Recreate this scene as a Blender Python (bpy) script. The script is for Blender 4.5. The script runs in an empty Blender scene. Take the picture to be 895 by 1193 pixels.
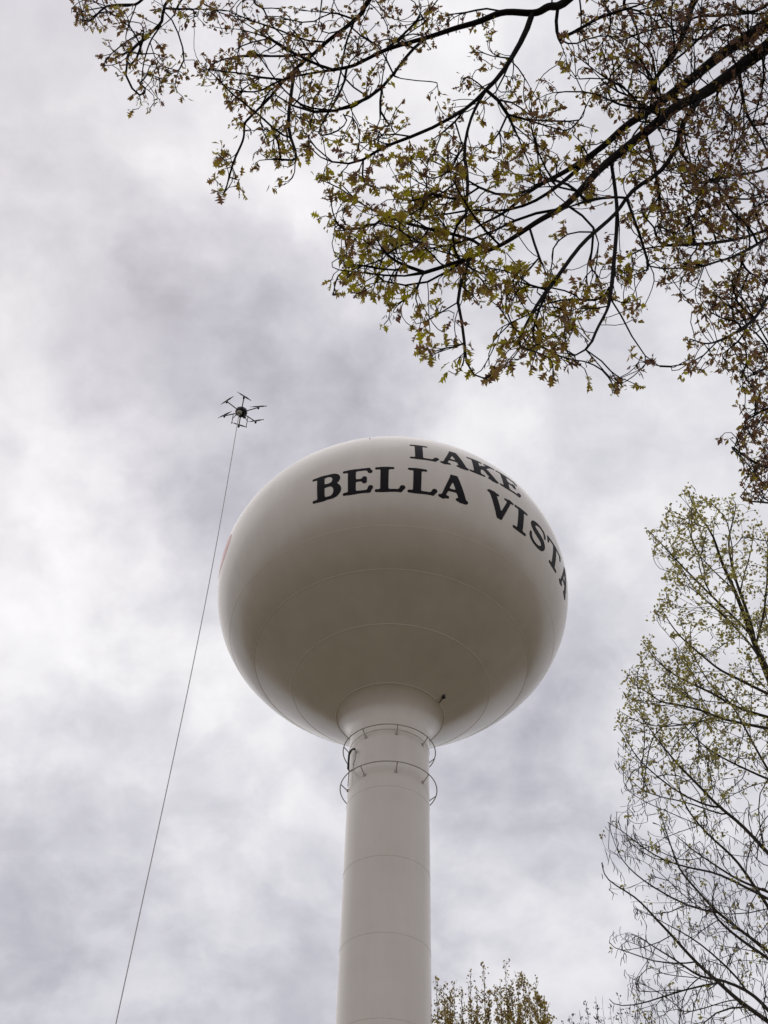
import bpy, bmesh, math, random
import numpy as np
from mathutils import Vector, Matrix

S = bpy.context.scene
COL = S.collection
rad = math.radians

# ------------------------------------------------------------------ camera
EYE = 1.6
F_PX, PITCH, ROLL = 1407.1, rad(48.4107), rad(1.7608)
W0, H0 = 895.0, 1193.0
fw = np.array([0, math.cos(PITCH), math.sin(PITCH)])
_r = np.array([1.0, 0, 0]); _u = np.cross(_r, fw)
RT = math.cos(ROLL)*_r + math.sin(ROLL)*_u
UP = -math.sin(ROLL)*_r + math.cos(ROLL)*_u
CAMP = np.array([0, 0, EYE])

cam_d = bpy.data.cameras.new('camera'); cam = bpy.data.objects.new('camera', cam_d); COL.objects.link(cam)
cam_d.sensor_fit = 'VERTICAL'; cam_d.sensor_height = 36.0; cam_d.lens = 36.0*F_PX/H0
cam_d.clip_start = 0.05; cam_d.clip_end = 6000
M = Matrix(((RT[0], UP[0], -fw[0], 0), (RT[1], UP[1], -fw[1], 0), (RT[2], UP[2], -fw[2], EYE), (0, 0, 0, 1)))
cam.matrix_world = M
S.camera = cam

def ray(x, y):
    """unit direction of a viewing ray of the surveyed camera"""
    d = fw + RT*(x-W0/2)/F_PX - UP*(y-H0/2)/F_PX
    return d/np.linalg.norm(d)
def at(x, y, dist):
    return CAMP + ray(x, y)*dist

# ------------------------------------------------------------------ view
S.view_settings.view_transform = 'Standard'
S.view_settings.look = 'None'
S.view_settings.gamma = 1
S.view_settings.use_curve_mapping = False
S.view_settings.exposure = 0.0
S.cycles.use_denoising = True
S.cycles.max_bounces = 8

# ------------------------------------------------------------------ sun + sky
SUN_EL, SUN_AZ = rad(58), rad(-35)      # azimuth from +Y towards +X
sd = bpy.data.lights.new('sun', 'SUN'); sd.energy = 0.5; sd.angle = rad(80); sd.color = (1, 0.96, 0.9)
so = bpy.data.objects.new('sun', sd); COL.objects.link(so)
sdir = Vector((math.cos(SUN_EL)*math.sin(SUN_AZ), math.cos(SUN_EL)*math.cos(SUN_AZ), math.sin(SUN_EL)))
so.rotation_euler = sdir.to_track_quat('Z', 'Y').to_euler()
so.location = (0, 0, 80)

world = bpy.data.worlds.new('World'); S.world = world; world.use_nodes = True
nt = world.node_tree; nt.nodes.clear()
def N(t, **kw):
    n = nt.nodes.new(t)
    for k, v in kw.items(): setattr(n, k, v)
    return n
def Lk(a, b): nt.links.new(a, b)
def math_n(op, a, b=None):
    n = N('ShaderNodeMath', operation=op)
    for i, v in enumerate((a, b)):
        if v is None: continue
        if isinstance(v, (int, float)): n.inputs[i].default_value = v
        else: Lk(v, n.inputs[i])
    return n.outputs[0]
out = N('ShaderNodeOutputWorld'); bg = N('ShaderNodeBackground'); bg.inputs['Strength'].default_value = 0.1
Lk(bg.outputs[0], out.inputs['Surface'])
sky = N('ShaderNodeTexSky', sky_type='NISHITA', sun_disc=False)
sky.sun_elevation = SUN_EL; sky.sun_rotation = SUN_AZ; sky.air_density = 1; sky.dust_density = 3; sky.ozone_density = 1
tc = N('ShaderNodeTexCoord')
warp = N('ShaderNodeTexNoise'); warp.inputs['Scale'].default_value = 5.5; warp.inputs['Detail'].default_value = 5.0
warp.inputs['Roughness'].default_value = 0.55
Lk(tc.outputs['Generated'], warp.inputs['Vector'])
wv = N('ShaderNodeVectorMath', operation='SUBTRACT'); Lk(warp.outputs['Color'], wv.inputs[0]); wv.inputs[1].default_value = (.5, .5, .5)
ws = N('ShaderNodeVectorMath', operation='SCALE'); Lk(wv.outputs[0], ws.inputs[0]); ws.inputs['Scale'].default_value = 0.20
wa = N('ShaderNodeVectorMath', operation='ADD'); Lk(tc.outputs['Generated'], wa.inputs[0]); Lk(ws.outputs[0], wa.inputs[1])
wn = N('ShaderNodeVectorMath', operation='NORMALIZE'); Lk(wa.outputs[0], wn.inputs[0])
# cloud masses: direction, angular size (deg), brighter (+) or greyer (-)
CLOUDS = [(275, 235, 3.2, .14), (250, 120, 3.5, .08), (330, 310, 2.4, .07), (40, 665, 4.0, .11), (160, 640, 3.2, .06),
          (600, 470, 3.5, .08), (750, 600, 4.0, .09), (130, 900, 5.0, .06), (300, 960, 3.5, .06), (60, 480, 2.5, .05),
          (560, 60, 4.0, .12), (330, 800, 3.5, .09), (640, 1050, 3.5, .04), (30, 30, 3.0, .02),
          (160, 330, 3.4, -.16), (250, 410, 3.2, -.13), (340, 400, 3.4, -.12), (225, 565, 2.2, -.13), (90, 290, 2.6, -.08),
          (20, 160, 2.6, -.07), (430, 450, 2.6, -.07), (50, 1120, 4.5, -.12), (300, 1110, 3.5, -.06), (630, 880, 2.6, -.18),
          (880, 640, 2.6, -.08), (100, 1010, 2.2, -.05), (560, 1010, 2.4, -.04), (700, 500, 2.5, -.02)]
acc = None
for (cx, cy, sg, amp) in CLOUDS:
    d = ray(cx, cy)
    dp = N('ShaderNodeVectorMath', operation='DOT_PRODUCT'); Lk(wn.outputs[0], dp.inputs[0]); dp.inputs[1].default_value = tuple(d)
    e = math_n('MULTIPLY', math_n('SUBTRACT', dp.outputs['Value'], 1.0), 1.0/rad(sg)**2)
    g = math_n('MULTIPLY', math_n('EXPONENT', e), amp)
    acc = g if acc is None else math_n('ADD', acc, g)
ws2 = N('ShaderNodeVectorMath', operation='SCALE'); Lk(wv.outputs[0], ws2.inputs[0]); ws2.inputs['Scale'].default_value = 0.07
wa2 = N('ShaderNodeVectorMath', operation='ADD'); Lk(tc.outputs['Generated'], wa2.inputs[0]); Lk(ws2.outputs[0], wa2.inputs[1])
sx = N('ShaderNodeSeparateXYZ'); Lk(wa2.outputs[0], sx.inputs[0])
zz_ = math_n('ADD', math_n('MAXIMUM', sx.outputs['Z'], 0.0), 0.50)
cx_ = N('ShaderNodeCombineXYZ'); Lk(math_n('DIVIDE', sx.outputs['X'], zz_), cx_.inputs['X']); Lk(math_n('DIVIDE', sx.outputs['Y'], zz_), cx_.inputs['Y'])
n1 = N('ShaderNodeTexNoise'); n1.inputs['Scale'].default_value = 6.0; n1.inputs['Detail'].default_value = 8.0; n1.inputs['Roughness'].default_value = 0.52
Lk(cx_.outputs[0], n1.inputs['Vector'])
n2 = N('ShaderNodeTexNoise'); n2.inputs['Scale'].default_value = 24.0; n2.inputs['Detail'].default_value = 6.0; n2.inputs['Roughness'].default_value = 0.55
Lk(cx_.outputs[0], n2.inputs['Vector'])
sm = N('ShaderNodeMapRange', interpolation_type='SMOOTHSTEP'); Lk(n1.outputs['Fac'], sm.inputs['Value']); sm.inputs['From Min'].default_value = .36; sm.inputs['From Max'].default_value = .62
t1 = math_n('ADD', math_n('MULTIPLY', math_n('SUBTRACT', sm.outputs[0], 0.5), 0.12), math_n('MULTIPLY', math_n('SUBTRACT', n1.outputs['Fac'], 0.5), 0.20))
t2 = math_n('MULTIPLY', math_n('SUBTRACT', n2.outputs['Fac'], 0.5), 0.22)
lum = math_n('ADD', math_n('ADD', math_n('ADD', acc, t1), t2), 0.715)
fac = N('ShaderNodeMapRange'); Lk(lum, fac.inputs['Value']); fac.inputs['From Min'].default_value = 0.5; fac.inputs['From Max'].default_value = 0.88
tint = N('ShaderNodeMix', data_type='RGBA'); Lk(fac.outputs[0], tint.inputs['Factor'])
tint.inputs['A'].default_value = (0.967, 0.957, 1.08, 1); tint.inputs['B'].default_value = (0.998, 0.986, 1.012, 1)
cl = N('ShaderNodeVectorMath', operation='SCALE'); Lk(tint.outputs['Result'], cl.inputs[0]); Lk(math_n('MULTIPLY', lum, 10.0), cl.inputs['Scale'])
mx = N('ShaderNodeMix', data_type='RGBA'); mx.inputs['Factor'].default_value = 0.96
Lk(sky.outputs[0], mx.inputs['A']); Lk(cl.outputs[0], mx.inputs['B']); Lk(mx.outputs['Result'], bg.inputs['Color'])

# ------------------------------------------------------------------ helpers
def tag(o, label=None, cat=None, group=None, kind=None):
    if label: o['label'] = label
    if cat: o['category'] = cat
    if group: o['group'] = group
    if kind: o['kind'] = kind
    return o
def empty(name, loc=(0, 0, 0)):
    o = bpy.data.objects.new(name, None); o.location = loc; o.empty_display_size = 0.3; COL.objects.link(o); return o
def link_mesh(name, me, mat, parent=None, smooth=True):
    o = bpy.data.objects.new(name, me); COL.objects.link(o)
    if mat: me.materials.append(mat)
    if smooth: me.polygons.foreach_set('use_smooth', [True]*len(me.polygons))
    if parent:
        o.parent = parent
        p, off = parent, Vector((0, 0, 0))
        while p: off += p.location; p = p.parent
        me.transform(Matrix.Translation(-off))
    return o
def mesh_np(name, V, Fq, mat, parent=None, smooth=True, attr=None):
    """V (n,3), Fq list of int arrays (m,k)"""
    me = bpy.data.meshes.new(name)
    Fq = [f for f in Fq if len(f)]
    nl = sum(f.size for f in Fq); nf = sum(len(f) for f in Fq)
    me.vertices.add(len(V)); me.vertices.foreach_set('co', np.asarray(V, np.float32).ravel())
    me.loops.add(nl); me.polygons.add(nf)
    li = np.concatenate([f.ravel() for f in Fq]).astype(np.int32)
    tot = np.concatenate([np.full(len(f), f.shape[1]) for f in Fq])
    st = np.concatenate([[0], np.cumsum(tot)[:-1]]).astype(np.int32)
    me.loops.foreach_set('vertex_index', li); me.polygons.foreach_set('loop_start', st)
    me.update(calc_edges=True); me.validate()
    if attr is not None:
        a = me.attributes.new('tone', 'FLOAT', 'POINT'); a.data.foreach_set('value', np.asarray(attr, np.float32))
    return link_mesh(name, me, mat, parent, smooth)
class Geo:
    """collects tubes, boxes, lathes for ONE mesh"""
    def __init__(s): s.V = []; s.Q = []; s.n = 0
    def add(s, V, F): s.V.append(np.asarray(V, float)); s.Q.append(np.asarray(F, int)+s.n); s.n += len(V)
    def tube(s, P, R, k=6, closed=False, cap=True):
        P = np.asarray(P, float); n = len(P); R = np.broadcast_to(np.asarray(R, float), (n,))
        if closed: T = np.roll(P, -1, 0)-np.roll(P, 1, 0)
        else:
            T = np.gradient(P, axis=0)
        T /= np.linalg.norm(T, axis=1)[:, None]+1e-12
        ref = np.array([0, 0, 1.0]) if abs(T[0][2]) < 0.9 else np.array([1.0, 0, 0])
        a = np.cross(T[0], ref); a /= np.linalg.norm(a)
        th = np.arange(k)*2*math.pi/k
        V = np.empty((n, k, 3))
        for i in range(n):
            a = a-T[i]*(a@T[i]); a /= np.linalg.norm(a)+1e-12
            b = np.cross(T[i], a)
            V[i] = P[i]+R[i]*(np.cos(th)[:, None]*a+np.sin(th)[:, None]*b)
        F = []
        m = n if closed else n-1
        i0 = np.arange(m)[:, None]; i1 = ((np.arange(m)+1) % n)[:, None]; j0 = np.arange(k)[None]; j1 = ((np.arange(k)+1) % k)[None]
        F = np.stack([i0*k+j0, i0*k+j1, i1*k+j1, i1*k+j0], -1).reshape(-1, 4)
        s.add(V.reshape(-1, 3), F)
        if cap and not closed:
            for i, sg in ((0, -1), (n-1, 1)):
                c = P[i]+T[i]*sg*R[i]*0.3
                vv = np.concatenate([V[i], [c]])
                s.add(vv, [[j, (j+1) % k, k, k] if sg > 0 else [(j+1) % k, j, k, k] for j in range(k)])
    def box(s, c, sx, sy, sz, R=None):
        v = np.array([[x, y, z] for x in (-.5, .5) for y in (-.5, .5) for z in (-.5, .5)])*np.array([sx, sy, sz])
        if R is not None: v = v@np.asarray(R).T
        s.add(v+np.asarray(c), [[0, 1, 3, 2], [4, 6, 7, 5], [0, 4, 5, 1], [2, 3, 7, 6], [0, 2, 6, 4], [1, 5, 7, 3]])
    def lathe(s, prof, c=(0, 0), k=256):
        prof = np.asarray(prof, float); n = len(prof); th = np.arange(k)*2*math.pi/k
        V = np.stack([c[0]+prof[:, :1]*np.cos(th), c[1]+prof[:, :1]*np.sin(th), np.repeat(prof[:, 1:], k, 1)], -1)
        i0 = np.arange(n-1)[:, None]; j0 = np.arange(k)[None]; j1 = (j0+1) % k
        s.add(V.reshape(-1, 3), np.stack([i0*k+j0, i0*k+j1, (i0+1)*k+j1, (i0+1)*k+j0], -1).reshape(-1, 4))
    def build(s, name, mat, parent=None, smooth=True):
        V = np.concatenate(s.V); Q = np.concatenate(s.Q)
        tri = Q[:, 2] == Q[:, 3]
        return mesh_np(name, V, [Q[~tri], Q[tri][:, :3]], mat, parent, smooth)

# ------------------------------------------------------------------ materials
def mat_new(name):
    m = bpy.data.materials.new(name); m.use_nodes = True; t = m.node_tree
    return m, t, t.nodes['Principled BSDF']
def simple(name, col, rough=.5, spec=.5, metal=0, var=0.15, scale=6):
    m, t, p = mat_new(name)
    n = t.nodes.new('ShaderNodeTexNoise'); n.inputs['Scale'].default_value = scale; n.inputs['Detail'].default_value = 5
    c = t.nodes.new('ShaderNodeTexCoord'); t.links.new(c.outputs['Object'], n.inputs['Vector'])
    mix = t.nodes.new('ShaderNodeMix'); mix.data_type = 'RGBA'
    mix.inputs['A'].default_value = tuple(v*(1-var) for v in col)+(1,); mix.inputs['B'].default_value = tuple(min(1, v*(1+var)) for v in col)+(1,)
    t.links.new(n.outputs['Fac'], mix.inputs['Factor']); t.links.new(mix.outputs['Result'], p.inputs['Base Color'])
    p.inputs['Roughness'].default_value = rough; p.inputs['Specular IOR Level'].default_value = spec; p.inputs['Metallic'].default_value = metal
    return m
def tank_paint():
    m, t, p = mat_new('cream tank paint')
    c = t.nodes.new('ShaderNodeTexCoord')
    # faint vertical weathering streaks and blotches
    mp = t.nodes.new('ShaderNodeMapping'); mp.inputs['Scale'].default_value = (1.1, 1.1, 0.16); t.links.new(c.outputs['Object'], mp.inputs['Vector'])
    n = t.nodes.new('ShaderNodeTexNoise'); n.inputs['Scale'].default_value = 1.3; n.inputs['Detail'].default_value = 7; n.inputs['Roughness'].default_value = .6
    t.links.new(mp.outputs[0], n.inputs['Vector'])
    n2 = t.nodes.new('ShaderNodeTexNoise'); n2.inputs['Scale'].default_value = .55; n2.inputs['Detail'].default_value = 5
    t.links.new(c.outputs['Object'], n2.inputs['Vector'])
    ad = t.nodes.new('ShaderNodeMath'); ad.operation = 'ADD'; t.links.new(n.outputs['Fac'], ad.inputs[0]); t.links.new(n2.outputs['Fac'], ad.inputs[1])
    mr = t.nodes.new('ShaderNodeMapRange'); mr.inputs['From Min'].default_value = .75; mr.inputs['From Max'].default_value = 1.3
    t.links.new(ad.outputs[0], mr.inputs['Value'])
    mix = t.nodes.new('ShaderNodeMix'); mix.data_type = 'RGBA'
    mix.inputs['A'].default_value = (.655, .598, .535, 1); mix.inputs['B'].default_value = (.725, .668, .605, 1)
    t.links.new(mr.outputs[0], mix.inputs['Factor']); t.links.new(mix.outputs['Result'], p.inputs['Base Color'])
    r = t.nodes.new('ShaderNodeMapRange'); r.inputs['To Min'].default_value = .17; r.inputs['To Max'].default_value = .30; p.inputs['Specular IOR Level'].default_value = .6
    t.links.new(n2.outputs['Fac'], r.inputs['Value']); t.links.new(r.outputs[0], p.inputs['Roughness'])
    # plates are never perfectly fair
    n3 = t.nodes.new('ShaderNodeTexNoise'); n3.inputs['Scale'].default_value = .5; n3.inputs['Detail'].default_value = 2
    t.links.new(c.outputs['Object'], n3.inputs['Vector'])
    b = t.nodes.new('ShaderNodeBump'); b.inputs['Strength'].default_value = .14; b.inputs['Distance'].default_value = .05
    t.links.new(n3.outputs['Fac'], b.inputs['Height']); t.links.new(b.outputs[0], p.inputs['Normal'])
    return m
PAINT = tank_paint()
BLACK = simple('black letter paint', (.009, .007, .009), .55, .12, var=.3)
SEAM = simple('seam paint with painted highlight', (.80, .76, .70), .5, .4, var=.1)  # paler than the tank: sky highlight on the weld beads, painted into the colour
RED = simple('red emblem paint', (.55, .15, .13), .3)
STEEL = simple('painted rail steel', (.44, .41, .38), .45, .5)
DARK = simple('black cable rubber', (.02, .02, .02), .5)
DRONE = simple('black drone carbon', (.012, .012, .014), .4)
BALL = simple('grey nozzle housing', (.38, .35, .32), .5)
HOSE = simple('grey hose rubber', (.5, .48, .48), .6)

def ground_mat():
    m, t, p = mat_new('early spring grass')
    c = t.nodes.new('ShaderNodeTexCoord')
    n = t.nodes.new('ShaderNodeTexNoise'); n.inputs['Scale'].default_value = .12; n.inputs['Detail'].default_value = 10
    t.links.new(c.outputs['Object'], n.inputs['Vector'])
    n2 = t.nodes.new('ShaderNodeTexNoise'); n2.inputs['Scale'].default_value = 6; n2.inputs['Detail'].default_value = 8
    t.links.new(c.outputs['Object'], n2.inputs['Vector'])
    ad = t.nodes.new('ShaderNodeMath'); ad.operation = 'ADD'; t.links.new(n.outputs['Fac'], ad.inputs[0]); t.links.new(n2.outputs['Fac'], ad.inputs[1])
    mr = t.nodes.new('ShaderNodeMapRange'); mr.inputs['From Min'].default_value = .7; mr.inputs['From Max'].default_value = 1.3
    t.links.new(ad.outputs[0], mr.inputs['Value'])
    mix = t.nodes.new('ShaderNodeMix'); mix.data_type = 'RGBA'
    mix.inputs['A'].default_value = (.128, .097, .053, 1); mix.inputs['B'].default_value = (.108, .093, .044, 1)
    t.links.new(mr.outputs[0], mix.inputs['Factor']); t.links.new(mix.outputs['Result'], p.inputs['Base Color'])
    p.inputs['Roughness'].default_value = 1; p.inputs['Specular IOR Level'].default_value = .1
    b = t.nodes.new('ShaderNodeBump'); b.inputs['Strength'].default_value = .6; t.links.new(n2.outputs['Fac'], b.inputs['Height']); t.links.new(b.outputs[0], p.inputs['Normal'])
    return m
def leaf_mat(name, stops, trans=.45):
    m, t, p = mat_new(name)
    a = t.nodes.new('ShaderNodeAttribute'); a.attribute_name = 'tone'
    r = t.nodes.new('ShaderNodeValToRGB')
    while len(r.color_ramp.elements) < len(stops): r.color_ramp.elements.new(.5)
    for e, (pos, col) in zip(r.color_ramp.elements, stops): e.position = pos; e.color = col+(1,)
    t.links.new(a.outputs['Fac'], r.inputs['Fac']); t.links.new(r.outputs['Color'], p.inputs['Base Color'])
    p.inputs['Roughness'].default_value = .5; p.inputs['Specular IOR Level'].default_value = .3
    tr = t.nodes.new('ShaderNodeBsdfTranslucent'); t.links.new(r.outputs['Color'], tr.inputs['Color'])
    ms = t.nodes.new('ShaderNodeMixShader'); ms.inputs[0].default_value = trans
    t.links.new(p.outputs[0], ms.inputs[1]); t.links.new(tr.outputs[0], ms.inputs[2])
    t.links.new(ms.outputs[0], t.nodes['Material Output'].inputs['Surface'])
    return m
OAKLEAF = leaf_mat('oak young leaf', [(0, (.17, .085, .055)), (.35, (.25, .145, .045)), (.62, (.33, .245, .025)), (1, (.42, .38, .018))], .6)
CATKIN = leaf_mat('oak catkin', [(0, (.06, .04, .035)), (1, (.12, .085, .05))], .3)
POPLEAF = leaf_mat('pale budding leaf', [(0, (.24, .19, .10)), (.5, (.37, .33, .10)), (1, (.52, .47, .11))], .6)
BUDLEAF = leaf_mat('grey brown catkin', [(0, (.13, .11, .10)), (1, (.22, .19, .16))], .45)
RUSTLEAF = leaf_mat('rusty budding leaf', [(0, (.20, .15, .10)), (.5, (.33, .24, .07)), (1, (.46, .36, .08))], .6)
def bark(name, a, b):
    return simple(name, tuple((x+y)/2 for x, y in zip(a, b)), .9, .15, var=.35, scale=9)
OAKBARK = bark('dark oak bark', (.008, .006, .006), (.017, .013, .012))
POPBARK = bark('grey green bark', (.055, .048, .042), (.09, .08, .066))
FARBARK = bark('brown twig bark', (.09, .07, .06), (.15, .115, .095))

# ------------------------------------------------------------------ ground
g = bmesh.new()
bmesh.ops.create_grid(g, x_segments=60, y_segments=60, size=2500)
me = bpy.data.meshes.new('ground'); g.to_mesh(me); g.free()
tag(link_mesh('ground', me, ground_mat(), smooth=False), kind='structure')

# ------------------------------------------------------------------ water tower
TX, TY = 0.477, 36.931
RR, ZC, HU, HL, NU, NL = 7.4167, 36.138+EYE, 5.756, 5.461, 2.0334, 2.1938
def prof_r(z):
    t = z-ZC; h = HU if t > 0 else HL; e = NU if t > 0 else NL
    return RR*max(1-abs(t/h)**e, 0)**(1/e)
Z1, Z2, Z3, Z4 = (v+EYE for v in (33.408, 32.232, 30.941, 29.630))
R4 = 2.086
R2 = prof_r(Z2)
def tank_r(z):
    """outer radius of the whole tank body"""
    if z >= Z2: return prof_r(z)
    if z >= Z4:
        s = (z-Z4)/(Z2-Z4); return R4+(R2-R4)*s+0.10*math.sin(math.pi*s)
    return R4
tower = tag(empty('water_tower', (TX, TY, 0)), 'tall cream water tower with spheroid tank lettered in black on a single round shaft', 'water tower')
tp = [(tank_r(z), z) for z in np.linspace(Z4, Z2, 40)]
phi = np.linspace(0, 1, 140)
zs = ZC-(ZC-Z2)*np.cos(phi*math.pi/2)            # lower half to equator
tp += [(prof_r(z), z) for z in zs[1:]]
zs = ZC+HU*np.sin(phi*math.pi/2)
tp += [(prof_r(z), z) for z in zs[1:-1]]+[(0.02, ZC+HU)]
G = Geo(); G.lathe(tp, (TX, TY), 288); tank = G.build('tank', PAINT, tower)
# shaft + flare (bell) + base
Z5, Z6 = 27.967+EYE, 26.283+EYE
BR = (R4-1.5)/(1-math.cos(rad(58))); ZB = Z4-BR*math.sin(rad(58))      # fillet from shaft to tank cone
G = Geo(); G.lathe([(1.5, 7.0)]+[(1.5, z) for z in np.linspace(7.2, Z5-.05, 30)], (TX, TY), 160); G.lathe([(1.5, Z5-.05), (1.5, ZB)], (TX, TY), 160); shaft = G.build('shaft', PAINT, tower)
G = Geo(); G.lathe([(1.5+BR*(1-math.cos(a)), ZB+BR*math.sin(a)) for a in np.linspace(0, rad(58), 28)], (TX, TY), 200); bell = G.build('flared_neck', PAINT, tower)
G = Geo(); G.lathe([(4.2, 0.0)]+[(1.503+2.7*(1-s)**1.6, 7.0*s+.02) for s in np.linspace(0, 1, 24)], (TX, TY), 160); G.build('base_cone', PAINT, tower)
def circle(r, z, k=200, c=(TX, TY)):
    th = np.arange(k)*2*math.pi/k
    return np.stack([c[0]+r*np.cos(th), c[1]+r*np.sin(th), np.full(k, z)], -1)
def ring_obj(name, r, z, tr, mat, parent, k=200, sides=6):
    G = Geo(); G.tube(circle(r, z, k), tr, sides, closed=True); return G.build(name, mat, parent)
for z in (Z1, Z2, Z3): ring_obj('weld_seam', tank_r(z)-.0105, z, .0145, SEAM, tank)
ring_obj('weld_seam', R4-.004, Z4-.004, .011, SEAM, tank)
ring_obj('weld_seam', 1.5, Z5-.05, .012, PAINT, shaft)
for k in range(6): ring_obj('weld_seam', 1.5, 25.42+EYE-2.79*k, .006, PAINT, shaft)
AZ0 = -math.pi/2                                  # azimuth 0 faces the camera side
def on(az_deg, r, z):
    a = rad(az_deg); return np.array([TX+r*math.sin(a), TY-r*math.cos(a), z])
for (r, z) in ((1.735, Z5), (1.77, Z6)):
    ro = ring_obj('rail_ring', r, z, .020, STEEL, tower, 120, 8)
    for k in range(8):
        az = 9+45*k
        G = Geo(); G.tube([on(az, r, z), on(az, r-.03, z-.02), on(az, 1.52, z-.23)], .02, 6)
        G.tube([on(az, 1.53, z-.23), on(az, 1.495, z-.23)], .06, 10)
        G.build('bracket', STEEL, ro)
# cable coil hung on the rail rings
def on_cyl(x, y, r):
    d = ray(x, y); ox, oy = -TX, -TY
    a = d[0]**2+d[1]**2; b = 2*(d[0]*ox+d[1]*oy); c = ox*ox+oy*oy-r*r
    disc = b*b-4*a*c
    t = (-b-math.sqrt(max(disc, 0)))/(2*a)
    return CAMP+d*t
def spline(P, n):
    P = np.asarray(P, float); m = len(P)
    Q = np.concatenate([[2*P[0]-P[1]], P, [2*P[-1]-P[-2]]])
    u = np.linspace(0, m-1-1e-6, n); i = u.astype(int); f = (u-i)[:, None]
    a, b, c, d = Q[i], Q[i+1], Q[i+2], Q[i+3]
    return .5*(2*b+(c-a)*f+(2*a-5*b+4*c-d)*f**2+(3*b-a-3*c+d)*f**3)
G = Geo()
cp = [on_cyl(x, y, 1.62) for x, y in ((413.5, 872.6), (410, 873.5), (407.2, 878), (406.4, 884), (406.1, 890), (405.8, 896))]
G.tube(spline(cp, 24), .042, 6)
G.tube(spline([cp[-1], on_cyl(407.5, 898.5, 1.74), on_cyl(411, 896.8, 1.76)], 10), .03, 6)
G.tube(spline([cp[-2], cp[-2]+np.array([0, 0, -.22])], 4), .05, 6)
G.tube(spline([on_cyl(413.5, 872.6, 1.6), on_cyl(415, 878, 1.58), on_cyl(413.8, 885, 1.57), on_cyl(411.5, 891.5, 1.57)], 16), .012, 5)
G.tube(spline([cp[-3]+np.array([0.02, -.01, 0]), cp[-1]+np.array([.03, 0, -.1]), cp[-1]+np.array([.02, 0, -.75])], 12), .014, 5)
G.build('cable_coil', DARK, tower)
# small drain fixture under the tank and nub on the crown
def cone_hit(x, y):
    d = ray(x, y)
    for s in np.arange(38, 60, .004):
        P = CAMP+d*s
        if P[2] > Z4 and math.hypot(P[0]-TX, P[1]-TY) < tank_r(P[2]): return P
    return CAMP+d*44
h = cone_hit(517, 811)
G = Geo(); G.tube([h+np.array([0, 0, .1]), h+np.array([0, 0, -.08])], .075, 12)
G.tube([h+np.array([0, 0, -.05]), cone_hit(511.5, 818)+np.array([0, 0, -.05])], .02, 6)
G.build('drain_fitting', DARK, tower)
G = Geo(); vz = 38.55+EYE; vr = prof_r(vz)
G.tube([on(-9.7, vr-.05, vz), on(-9.7, vr+.01, vz+.012)], .018, 8)
G.tube([on(-9.7, vr+.01, vz+.012), on(-9.7, vr+.016, vz+.02)], .022, 10)
G.build('crown_light', DARK, tower)

# ---- lettering: implicit slab-serif glyphs, contoured and bent onto the tank
def caps(p, a, b, ra, rb):
    a = np.array(a, float); b = np.array(b, float); ba = b-a
    t = np.clip(((p-a)@ba)/(ba@ba+1e-9), 0, 1)
    return np.linalg.norm(p-a-t[..., None]*ba, axis=-1)-(ra+(rb-ra)*t)
def boxd(p, x0, y0, x1, y1, r=.015):
    c = np.array([(x0+x1)/2, (y0+y1)/2]); hh = np.array([(x1-x0)/2-r, (y1-y0)/2-r])
    q = np.abs(p-c)-hh
    return np.linalg.norm(np.maximum(q, 0), axis=-1)+np.minimum(q.max(-1), 0)-r
def smin(a, b, k=.05):
    h = np.clip(.5+.5*(b-a)/k, 0, 1); return b*(1-h)+a*h-k*h*(1-h)
def poly(p, pts):
    d = None
    for (x0, y0, r0), (x1, y1, r1) in zip(pts[:-1], pts[1:]):
        e = caps(p, (x0, y0), (x1, y1), r0, r1); d = e if d is None else np.minimum(d, e)
    return d
def U(*ds):
    d = ds[0]
    for e in ds[1:]: d = smin(d, e)
    return d
def arcpts(cx, cy, rx, ry, a0, a1, rt, rk, n=14):
    o = []
    for a in np.linspace(a0, a1, n):
        c = math.cos(rad(a)); o.append((cx+rx*c, cy+ry*math.sin(rad(a)), rt+(rk-rt)*abs(c)**1.5))
    return o
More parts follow.
